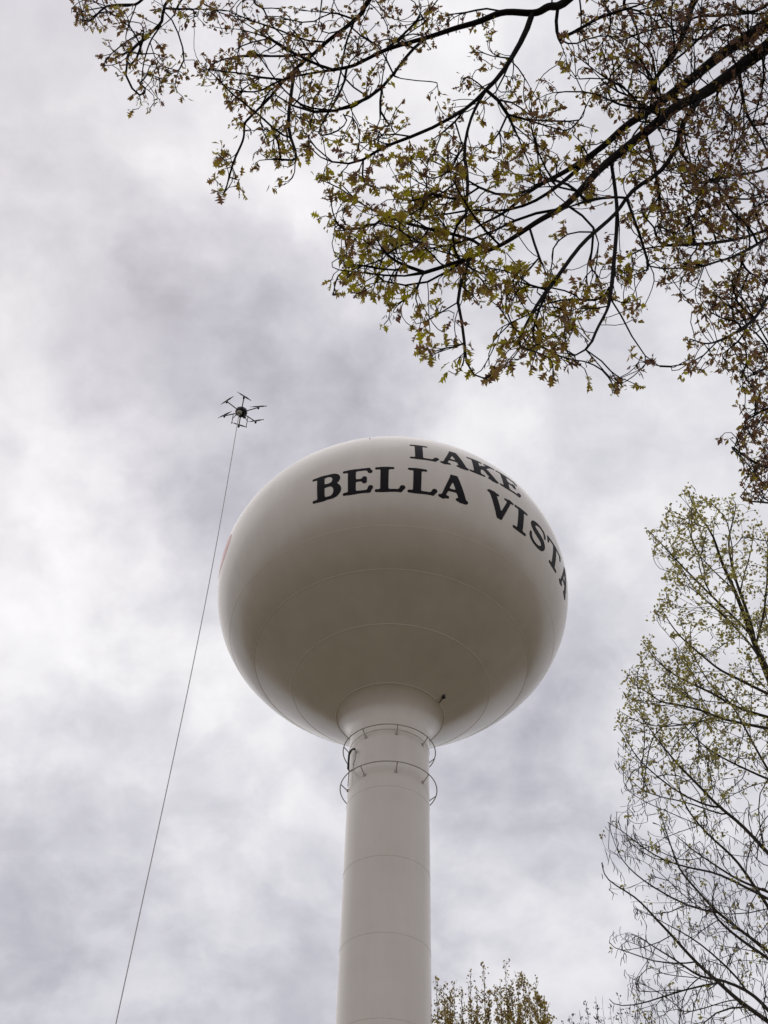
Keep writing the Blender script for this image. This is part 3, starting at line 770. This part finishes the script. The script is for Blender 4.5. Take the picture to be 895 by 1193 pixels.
BLOBS = [(110,8,28,20,1),(150,20,24,20,1),(95,18,12,14,1),(185,5,18,10,.8),(150,68,28,18,.9),(192,70,26,20,.9),(215,86,18,16,1),(165,112,20,18,1),(182,45,18,16,.8),(238,85,22,15,1),
 (135,70,12,14,.8),(240,10,34,18,1.2),(290,22,34,24,1),(325,40,30,25,1.1),(285,58,34,20,.7),(268,98,25,20,.8),(310,88,35,30,1),(298,138,30,22,1),(262,180,20,18,1.1),(264,210,9,14,1),(318,172,25,18,1),
 (352,190,30,24,1.1),(370,55,42,48,.8),(420,38,42,38,.6),(380,128,50,38,.7),(340,150,38,28,.6),(400,214,35,25,1.1),(425,180,40,32,.9),(450,110,36,42,.4),(470,28,45,32,.7),(540,12,44,16,.7),
 (500,200,55,35,.9),(470,250,62,40,1.3),(430,300,45,36,1.4),(402,325,18,22,1.4),(415,262,30,30,1.2),(480,308,60,35,1.2),(540,260,60,40,.8),(540,185,50,35,.9),(515,130,25,22,.7),(560,115,30,28,.5),(598,92,26,34,.7),
 (640,85,20,40,.5),(620,160,50,40,.9),(650,130,36,30,.6),(600,215,40,25,.7),(550,312,40,30,.8),(500,358,32,22,.8),(470,378,18,16,.9),(520,388,22,16,.9),(535,425,16,20,1.1),(505,414,9,8,1),
 (580,342,35,30,.8),(600,400,30,25,1.1),(582,432,18,16,1.3),(620,330,28,25,.7),(640,382,28,26,1),(638,420,14,14,1.2),(665,392,24,24,1),(672,345,30,28,.8),(700,328,40,28,.9),(722,358,24,18,1),(738,312,24,22,.8),
 (688,420,18,14,.8),(716,440,10,8,1),(757,424,24,11,.8),(800,426,18,11,1),(780,300,30,25,1.2),(800,330,28,18,1.3),(815,346,12,12,1.2),(820,288,40,28,1.2),(830,372,14,14,1.2),(852,360,32,30,1.3),(878,330,28,60,1.3),
 (848,412,14,24,1.5),(876,410,24,24,1.3),(890,440,10,12,1.2),(882,500,18,32,1.5),(870,545,15,20,1.6),(888,562,14,22,1.6),(856,515,9,7,1.2),(886,470,10,12,1),
 (705,60,40,62,1.1),(755,42,48,46,1.7),(820,40,50,40,1.3),(872,30,40,40,1.2),(740,105,40,38,1.5),(790,122,60,30,1.1),(700,208,42,28,.6),(760,180,50,35,.9),(832,168,62,50,1.2),(805,220,50,40,1.2),(850,232,50,40,1.3),(878,130,38,60,1.2),
 (882,260,26,40,1.2),(780,255,40,24,.9),(545,55,40,22,.25),(660,180,40,25,.6),(660,290,22,22,.3),(884,452,16,22,1.6),(866,428,16,18,1.5),(888,480,12,22,1.6),(876,360,26,34,1.0),(850,335,30,26,.9),(890,530,12,24,1.6),(740,260,40,28,.5)]
rg = np.random.default_rng(77)
A = []; APX = []
for (cx, cy, rx, ry, den) in BLOBS:
    if cx < 570 and cy > 170: den *= .74
    if cx > 690 and cy < 280: den *= 1.45
    if cx > 835: den *= 1.3
    m = int(rx*ry*math.pi/(33 if cx < 690 else 38)*den); nc = max(2, m//7)
    a = rg.uniform(0, 2*math.pi, nc); q = np.sqrt(rg.uniform(0, 1, nc))*.98
    for x0, y0 in zip(cx+rx*q*np.cos(a), cy+ry*q*np.sin(a)):
        dz = rg.normal(0, .35)
        for x, y in rg.normal((x0, y0), 6.5, (7, 2)): A.append(at(x, y, oak_d(x, y)+dz+rg.normal(0, .06)))
A = np.array(A)
T.secondaries(A, 1250, .0075, .0028, .05, .07, 1.1, first=n_trunk)
T.grow(A, .055, .060, inertia=.75, trop=(0, 0, -.05), jit=.27, infl=1.3)
# the crown goes on beyond the picture, over and behind the right edge
A2 = []
rx_ = np.random.default_rng(91)
for (cx, cy, rx, ry, m) in ((985,60,70,110,420),(990,260,70,110,420),(975,450,55,120,330),(1100,120,90,150,420),(1090,330,80,120,340),(420,-75,160,40,260),(680,-85,150,50,300),(860,-90,110,60,260),(1010,-120,100,70,260)):
    for k in range(m//7):
        x0, y0 = cx+rx*rx_.uniform(-1, 1), cy+ry*rx_.uniform(-1, 1); dz = rx_.normal(0, .4)
        for x, y in rx_.normal((x0, y0), 8, (7, 2)): A2.append(at(x, y, oak_d(min(x, 890), max(y, -60))+dz))
T.secondaries(np.array(A2), 260, .0085, .0028, .05, .09, 1.6, first=n_trunk)
T.grow(np.array(A2), .08, .085, inertia=.75, trop=(0, 0, -.05), jit=.25, infl=1.3)
T.finish(.0027, 2.6, .012)
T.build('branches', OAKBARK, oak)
# leaves in clusters at the twig ends and along the finest twigs
fine = [i for i in range(len(T.Pn)) if T.R[i] < .0048]
tips = T.tips(); pos = []; dr = []; sz = []; tone = []; cat = []; cl_ = []; yp = []; yd = []; ys = []; yt = []
def add_cluster(i, n, s):
    p = T.Pn[i]; px, py = project(p); pr_ = T.parn[i]; e = p-T.Pn[pr_] if pr_ >= 0 else np.array([0, 0, -1.0]); e /= np.linalg.norm(e)+1e-9
    if not (-60 < px < 1300 and -300 < py < 640): return
    green = np.clip(.66-.0011*max(0, px-520)-.0014*max(0, 300-py)*(1 if px < 560 else .4), .15, .8)
    small = 1.0
    if py < 170: small *= .80
    if px > 690: small *= .86
    if px > 820: small *= .86
    g0 = rg.normal(green, .22)
    for k in range(n):
        d = e*.6+rg.normal(0, .65, 3)+np.array([0, 0, -.45]); d /= np.linalg.norm(d)
        if rg.random() < (.7 if (py < 175 or px > 690) else .35):       # still folded, hanging leaflets
            d = d*.7+np.array([0, 0, -.6]); yp.append(p+rg.normal(0, .012, 3)); yd.append(d); ys.append(rg.uniform(.028, .062)); yt.append(np.clip(g0-.08+rg.normal(0, .2), 0, 1)); continue
        pos.append(p+rg.normal(0, .006, 3)); dr.append(d)
        sz.append(s*small*rg.choice([.45, .65, .85, 1.0, 1.15], p=[.18, .27, .27, .2, .08])); tone.append(np.clip(g0+rg.normal(0, .16), 0, 1))
    if rg.random() < .45:
        for k in range(rg.integers(1, 5)): cat.append(p+rg.normal(0, .012, 3)); cl_.append(rg.uniform(.025, .065))
for i in tips: add_cluster(i, int(rg.integers(3, 7)), .078)
for i in fine:
    if T.ch[i] and rg.random() < .14: add_cluster(i, int(rg.integers(1, 4)), .062)
pos = np.array(pos); dr = np.array(dr); nr = rg.normal(0, .75, pos.shape)+np.array([0, 0, .75])
lobed_leaves('leaves', pos, dr, nr, np.array(sz), np.array(tone), OAKLEAF, oak)
yp = np.array(yp); simple_leaves('young_leaves', yp, np.array(yd), rg.normal(0, 1, yp.shape), np.array(ys), .24, np.array(yt), OAKLEAF, oak)
danglers('catkins', np.array(cat), np.array(cl_), .0028, rg.uniform(0, 1, len(cat)), CATKIN, oak)
print('oak nodes', len(T.P), 'leaves', len(pos), 'catkins', len(cat))

# ------------------------------------------------------------------ pale budding tree at the right edge
rg = np.random.default_rng(5)
PT = at(1010, 1193, 1)-CAMP; PT = PT/np.hypot(PT[0], PT[1])*22.5       # trunk foot, beyond the right edge
pop = tag(empty('budding_tree', (PT[0], PT[1], 0)), 'tall tree of fine ascending branches with tiny new leaves at the right edge', 'tree')
T = Tree(21)
def pop_d(x, y): return 24.0+.0012*(y-600)+.008*max(0, 895-x)*0
trunk_px = [(1010, 1193), (985, 1100), (960, 1000), (935, 900), (912, 830), (895, 787), (880, 751), (871, 728)]
tk = [np.array([PT[0]+.15, PT[1], -.05]), np.array([PT[0], PT[1], 4.0])]
for x, y in trunk_px[1:]: tk.append(at(x, y, pop_d(x, y)+.3))
T.path(tk, [.26, .22, .17, .14, .115, .09, .07, .055, .045], par=-1, step=.3)
def plimb(pts, r0, r1, off=0.0, root=False):
    m = len(pts); P = []; R = []; par = None; dl0 = 0
    if not root:
        par, dn = joint(T, pts[0][0], pts[0][1], 0); dl0 = dn-pop_d(*pts[0])
    for i, (x, y) in enumerate(pts):
        f = i/(m-1); D = pop_d(x, y)+(dl0*(1-f)+(dl0*.5+off)*f if not root else off*(.5+.5*f))
        P.append(at(x, y, D)); R.append(max((r0+(r1-r0)*f)*.74, .42)*D/F_PX)
    if root:
        q = P[0]; tkA = np.array(T.P[:40]); 
        d = np.linalg.norm(tkA[:, :2]-q[:2], axis=1); v = P[0]-P[1]; v /= np.linalg.norm(v)
        L_ = np.linalg.norm(q[:2]-np.array([PT[0], PT[1]]))*.8
        near = q+v*L_*.5
        j = int(np.argmin(np.linalg.norm(tkA-(q+v*L_), axis=1)))
        P = [tkA[j], near]+P; R = [R[0]*1.3, R[0]*1.15]+R
        T.path(P, R, par=j, step=.2); return
    P[0] = T.P[par]
    T.path(P, R, par=par, step=.2)
PL = [([(871,732),(856,687),(842,658),(836,640),(829,620),(809,593),(802,572)], 3.2, .7, 0, 0),
 ([(880,751),(874,721),(860,685),(851,650),(849,627),(856,600),(858,586)], 3.0, .6, .6, 0),
 ([(876,745),(869,732),(840,705),(816,681),(793,658),(780,643),(762,625),(756,618)], 2.2, .6, -.4, 0),
 ([(856,687),(851,683),(829,663),(811,643),(800,615)], 1.4, .5, .4, 0),
 ([(883,752),(889,720),(893,690),(894,660),(894,640)], 2, .7, 1.0, 0),
 ([(895,787),(885,767),(874,750),(847,721),(816,694),(805,680)], 2.2, .6, .8, 0),
 ([(862,690),(868,665),(876,640),(878,612)], 1.3, .5, .8, 0),
 ([(895,809),(860,791),(838,780),(816,762),(793,742),(778,722),(770,708)], 2.4, .6, -.3, 1),
 ([(895,836),(856,823),(829,807),(800,794),(780,782),(764,768),(755,756)], 2.4, .6, .5, 1),
 ([(895,849),(867,843),(840,837),(816,827),(784,820),(769,817),(755,807),(736,796)], 2.4, .6, -.6, 1),
 ([(840,837),(802,844),(769,847),(745,842),(728,832)], 1.3, .5, -.2, 0),
 ([(897,900),(889,887),(872,856),(851,818),(829,800),(811,769),(800,748)], 2.0, .6, 1.0, 1),
 ([(895,908),(856,890),(827,874),(807,856),(796,842)], 1.8, .6, .2, 1),
 ([(895,994),(863,960),(838,940),(813,914),(791,892),(773,870),(762,856),(748,836)], 2.8, .6, 0, 1),
 ([(838,944),(822,938),(789,923),(762,901),(742,883),(731,863),(722,848)], 1.7, .5, -.3, 0),
 ([(845,950),(838,949),(802,934),(773,930),(752,922),(736,912)], 1.5, .5, .3, 0),
 ([(895,1056),(880,1034),(856,1000),(829,976),(802,945),(789,913),(786,895)], 2.6, .6, .6, 1),
 ([(897,1040),(860,1025),(829,1005),(807,990),(790,975)], 2.0, .6, .9, 1),
 ([(899,1050),(887,1043),(865,1032),(834,1017),(807,1012),(773,1002),(746,985),(725,968),(708,958)], 2.4, .5, -.5, 1),
 ([(895,1108),(885,1100),(838,1065),(816,1041),(793,1015),(784,992),(776,968),(769,945)], 2.6, .6, .1, 1),
 ([(838,1068),(802,1056),(762,1034),(740,1018),(725,1002),(717,985)], 1.7, .5, -.4, 0),
 ([(895,1190),(860,1165),(838,1145),(811,1121),(782,1089),(762,1068),(740,1045),(708,1025),(701,1005)], 3.2, .6, -.3, 1),
 ([(895,1176),(872,1155),(838,1141),(816,1138),(791,1121),(762,1103),(745,1092)], 2.6, .6, .4, 1),
 ([(872,1155),(851,1130),(820,1103),(800,1089),(775,1076),(765,1070)], 1.7, .5, .4, 0),
 ([(836,1145),(831,1146),(796,1153),(762,1165),(740,1171),(717,1172),(710,1164)], 1.7, .5, -.3, 0),
 ([(895,1116),(865,1096),(840,1075),(829,1060)], 2.4, 1.4, .2, 1),
 ([(811,1121),(800,1122),(773,1123),(750,1117),(737,1109),(715,1106),(708,1098)], 1.3, .5, -.4, 0),
 ([(780,1090),(762,1102),(733,1106)], 1.1, .5, .1, 0),
 ([(870,1174),(850,1173),(834,1179),(820,1190),(812,1203)], 1.6, .7, -.3, 0),
 ([(816,1138),(806,1146),(798,1154),(793,1176),(791,1203)], 1.0, .5, -.3, 0),
 ([(826,1146),(815,1152),(808,1166),(804,1200)], 1.0, .5, -.2, 0),
 ([(838,1070),(820,1078),(810,1090),(806,1098)], 1.0, .5, 0, 0),
 ([(798,1057),(778,1064),(762,1066)], 1.0, .6, 0, 0)]
for pts, a, b, off, root in PL: plimb(pts, a, b, off, bool(root))
POLY = np.array([(802,568),(790,572),(788,598),(762,608),(752,618),(753,655),(772,678),(768,702),(745,742),(744,775),(730,782),(727,828),(716,880),(720,905),(731,935),(704,952),(698,1000),(702,1022),(716,1062),(707,1098),(716,1122),(735,1150),(745,1200),(930,1200),(930,640),(895,610),(872,588),(848,578),(825,584)], float)
def inside(x, y):
    c = False; j = len(POLY)-1
    for i in range(len(POLY)):
        xi, yi = POLY[i]; xj, yj = POLY[j]
        if (yi > y) != (yj > y) and x < (xj-xi)*(y-yi)/(yj-yi)+xi: c = not c
        j = i
    return c
A = []
CC = []
while len(CC) < 330:
    x, y = rg.uniform(695, 930), rg.uniform(565, 1200)
    if inside(x, y): CC.append((x, y, rg.normal(0, 1.1), rg.uniform(9, 22)))
while len(A) < 3500:
    c = CC[rg.integers(len(CC))]; x, y = rg.normal(c[0], c[3]*.8), rg.normal(c[1], c[3])
    if not inside(x, y): continue
    if y > 930 and rg.random() < .42: continue
    if (x-815)**2/400+(y-862)**2/250 < 1 and rg.random() < .8: continue
    A.append(at(x, y, pop_d(x, y)+c[2]+rg.normal(0, .2)))
A = np.array(A)
T.secondaries(A, 620, .014, .006, .035, .18, 3.2, wang=2.2, first=30)
T.grow(A, .14, .15, inertia=.8, trop=RT*-.10+np.array([0, 0, .28]), jit=.10, iters=120)
A2 = []; rx_ = np.random.default_rng(92)
for k in range(170):                          # the other half of the crown, beyond the right edge
    y0 = rx_.uniform(640, 1180); x0 = rx_.uniform(945, 1010+(y0-640)*.32); dz = rx_.normal(0, 1.4)
    for x, y in rx_.normal((x0, y0), 14, (9, 2)): A2.append(at(x, y, pop_d(x, y)+dz))
T.secondaries(np.array(A2), 240, .02, .006, .035, .25, 5.0, wang=1.2)
T.grow(np.array(A2), .18, .20, inertia=.8, trop=RT*.08+np.array([0, 0, .28]), jit=.10, iters=120)
T.finish(.0042, 2.7, .011)
T.build('branches', POPBARK, pop)
pos = []; dr = []; sz = []; tone = []; cp_ = []; cl_ = []; ct = []
for i in range(len(T.Pn)):
    if T.R[i] > .012 or T.rmin[i] > .012: continue
    p = T.Pn[i]; px, py = project(p)
    if not (650 < px < 1300 and 540 < py < 1230): continue
    tip = not T.ch[i]
    lf = np.clip((1010-py)/190, .10, 1.0)*(1.0 if px > 745 or py < 850 else .6)
    if rg.random() < (.97 if tip else .48)*lf:
        g0 = rg.normal(.55, .2)
        for k in range(rg.integers(3, 8)):
            pos.append(p+rg.normal(0, .035, 3)); d = rg.normal(0, .7, 3)+np.array([0, 0, .15]); dr.append(d)
            sz.append(rg.uniform(.046, .090)); tone.append(np.clip(g0+rg.normal(0, .15), 0, 1))
    if rg.random() < (.85 if tip else .36)*np.clip((py-840)/150, .05, 1):
        for k in range(rg.integers(1, 2)): cp_.append(p+rg.normal(0, .02, 3)); cl_.append(rg.uniform(.10, .24)); ct.append(rg.random())
pos = np.array(pos)
simple_leaves('leaves', pos, np.array(dr), rg.normal(0, .6, pos.shape)+np.array([0, 0, 1.0]), np.array(sz), .34, np.array(tone), POPLEAF, pop)
danglers('catkins', np.array(cp_), np.array(cl_), .0078, np.array(ct), BUDLEAF, pop, sway=.3)
print('pop nodes', len(T.P), 'leaves', len(pos), 'catkins', len(cp_))

# ------------------------------------------------------------------ tree tops beyond the tower
def shoot_tree(name, label, tops, dist, spread, mat, lm, seed, dens, leafs):
    """upright tree: a trunk that divides into many steep shoots ending at the given tops (bearing via survey pixel)"""
    rg = np.random.default_rng(seed)
    TP = []
    for x, y in tops:
        d = ray(x, y); d = d/np.hypot(d[0], d[1]); TP.append(CAMP+d*(dist+rg.normal(0, spread)))
    TP = np.array(TP); c = TP.mean(0); base = np.array([c[0], c[1], 0]); ht = TP[:, 2].max()
    root = tag(empty(name, tuple(base)), label, 'tree', 'budding treetops beyond the tower')
    T = Tree(seed)
    T.path([base, base+np.array([.1, 0, ht*.25]), base+np.array([-.05, .1, ht*.5]), base+np.array([.05, 0, ht*.72])], [.28, .24, .18, .12], par=-1, step=.4)
    ntr = len(T.P)
    for t in TP:
        h0 = ht*rg.uniform(.42, .70); b = base+np.array([0, 0, h0]); f = t-b
        out = np.array([f[0], f[1], 0])
        m1 = b+out*.55+np.array([0, 0, f[2]*.30]); m2 = b+out*.88+np.array([0, 0, f[2]*.62])
        ids = T.path([b, m1, m2, t], [.05, .035, .022, .006], step=.2)
        # side shoots, steeply upright
        for i in ids[len(ids)//4:]:
            if rg.random() < .95*dens:
                p = T.P[i]; a = rg.uniform(0, 2*math.pi); L_ = rg.uniform(.25, .95)*min(1.0, .35+(t[2]-p[2])*.35)
                q = p+np.array([math.cos(a)*.38, math.sin(a)*.38, .95])*L_
                T.path([p, (p+q)/2+np.array([math.cos(a), math.sin(a), 0])*.05*L_, q], [.009, .007, .004], par=i, step=.12)
    T.finish(.004, 2.5, .05)
    T.build('branches', mat, root)
    pos = []; dr = []; sz = []; tone = []
    for i in range(ntr, len(T.Pn)):
        p = T.Pn[i]
        if p[2] < ht*.55: 
            if rg.random() < .7: continue
        if T.R[i] > .03: continue
        if rg.random() < leafs:
            g0 = rg.normal(np.clip(.35+.10*(ht-p[2]), .2, .75), .18)
            for k in range(rg.integers(2, 5)+int(min(13, 4.5*max(0, ht-p[2]-.5)))):
                pos.append(p+rg.normal(0, .05, 3)); dr.append(rg.normal(0, .45, 3)+np.array([0, 0, .6])); sz.append(rg.uniform(.06, .14)); tone.append(np.clip(g0+rg.normal(0, .12), 0, 1))
    pos = np.array(pos)
    simple_leaves('leaves', pos, np.array(dr), rg.normal(0, 1, pos.shape), np.array(sz), .32, np.array(tone), lm, root)
    print(name, len(T.P), len(pos))
shoot_tree('upright_tree', 'rusty budding treetop of upright shoots just right of the tower shaft', [(496,1165),(508,1143),(517,1152),(524,1160),(529,1148),(538,1156),(548,1134),(564,1130),(556,1160),(570,1158)], 46, .9, FARBARK, RUSTLEAF, 31, 1.1, .75)
shoot_tree('upright_tree', 'brown budding treetop ending in one tallest spire, second along from the tower shaft', [(578,1152),(588,1123),(583,1150),(596,1150),(603,1139),(609,1141),(616,1152),(624,1146),(629,1165),(634,1170),(641,1190)], 47, .9, FARBARK, RUSTLEAF, 32, 1.1, .75)
shoot_tree('bare_tree', 'low grey bare treetop at the bottom edge beside the brown budding treetops', [(655,1192),(663,1184),(676,1182),(683,1168),(694,1161),(702,1170),(711,1176),(721,1160),(730,1178),(742,1186)], 52, 1.2, POPBARK, BUDLEAF, 33, .55, .35)
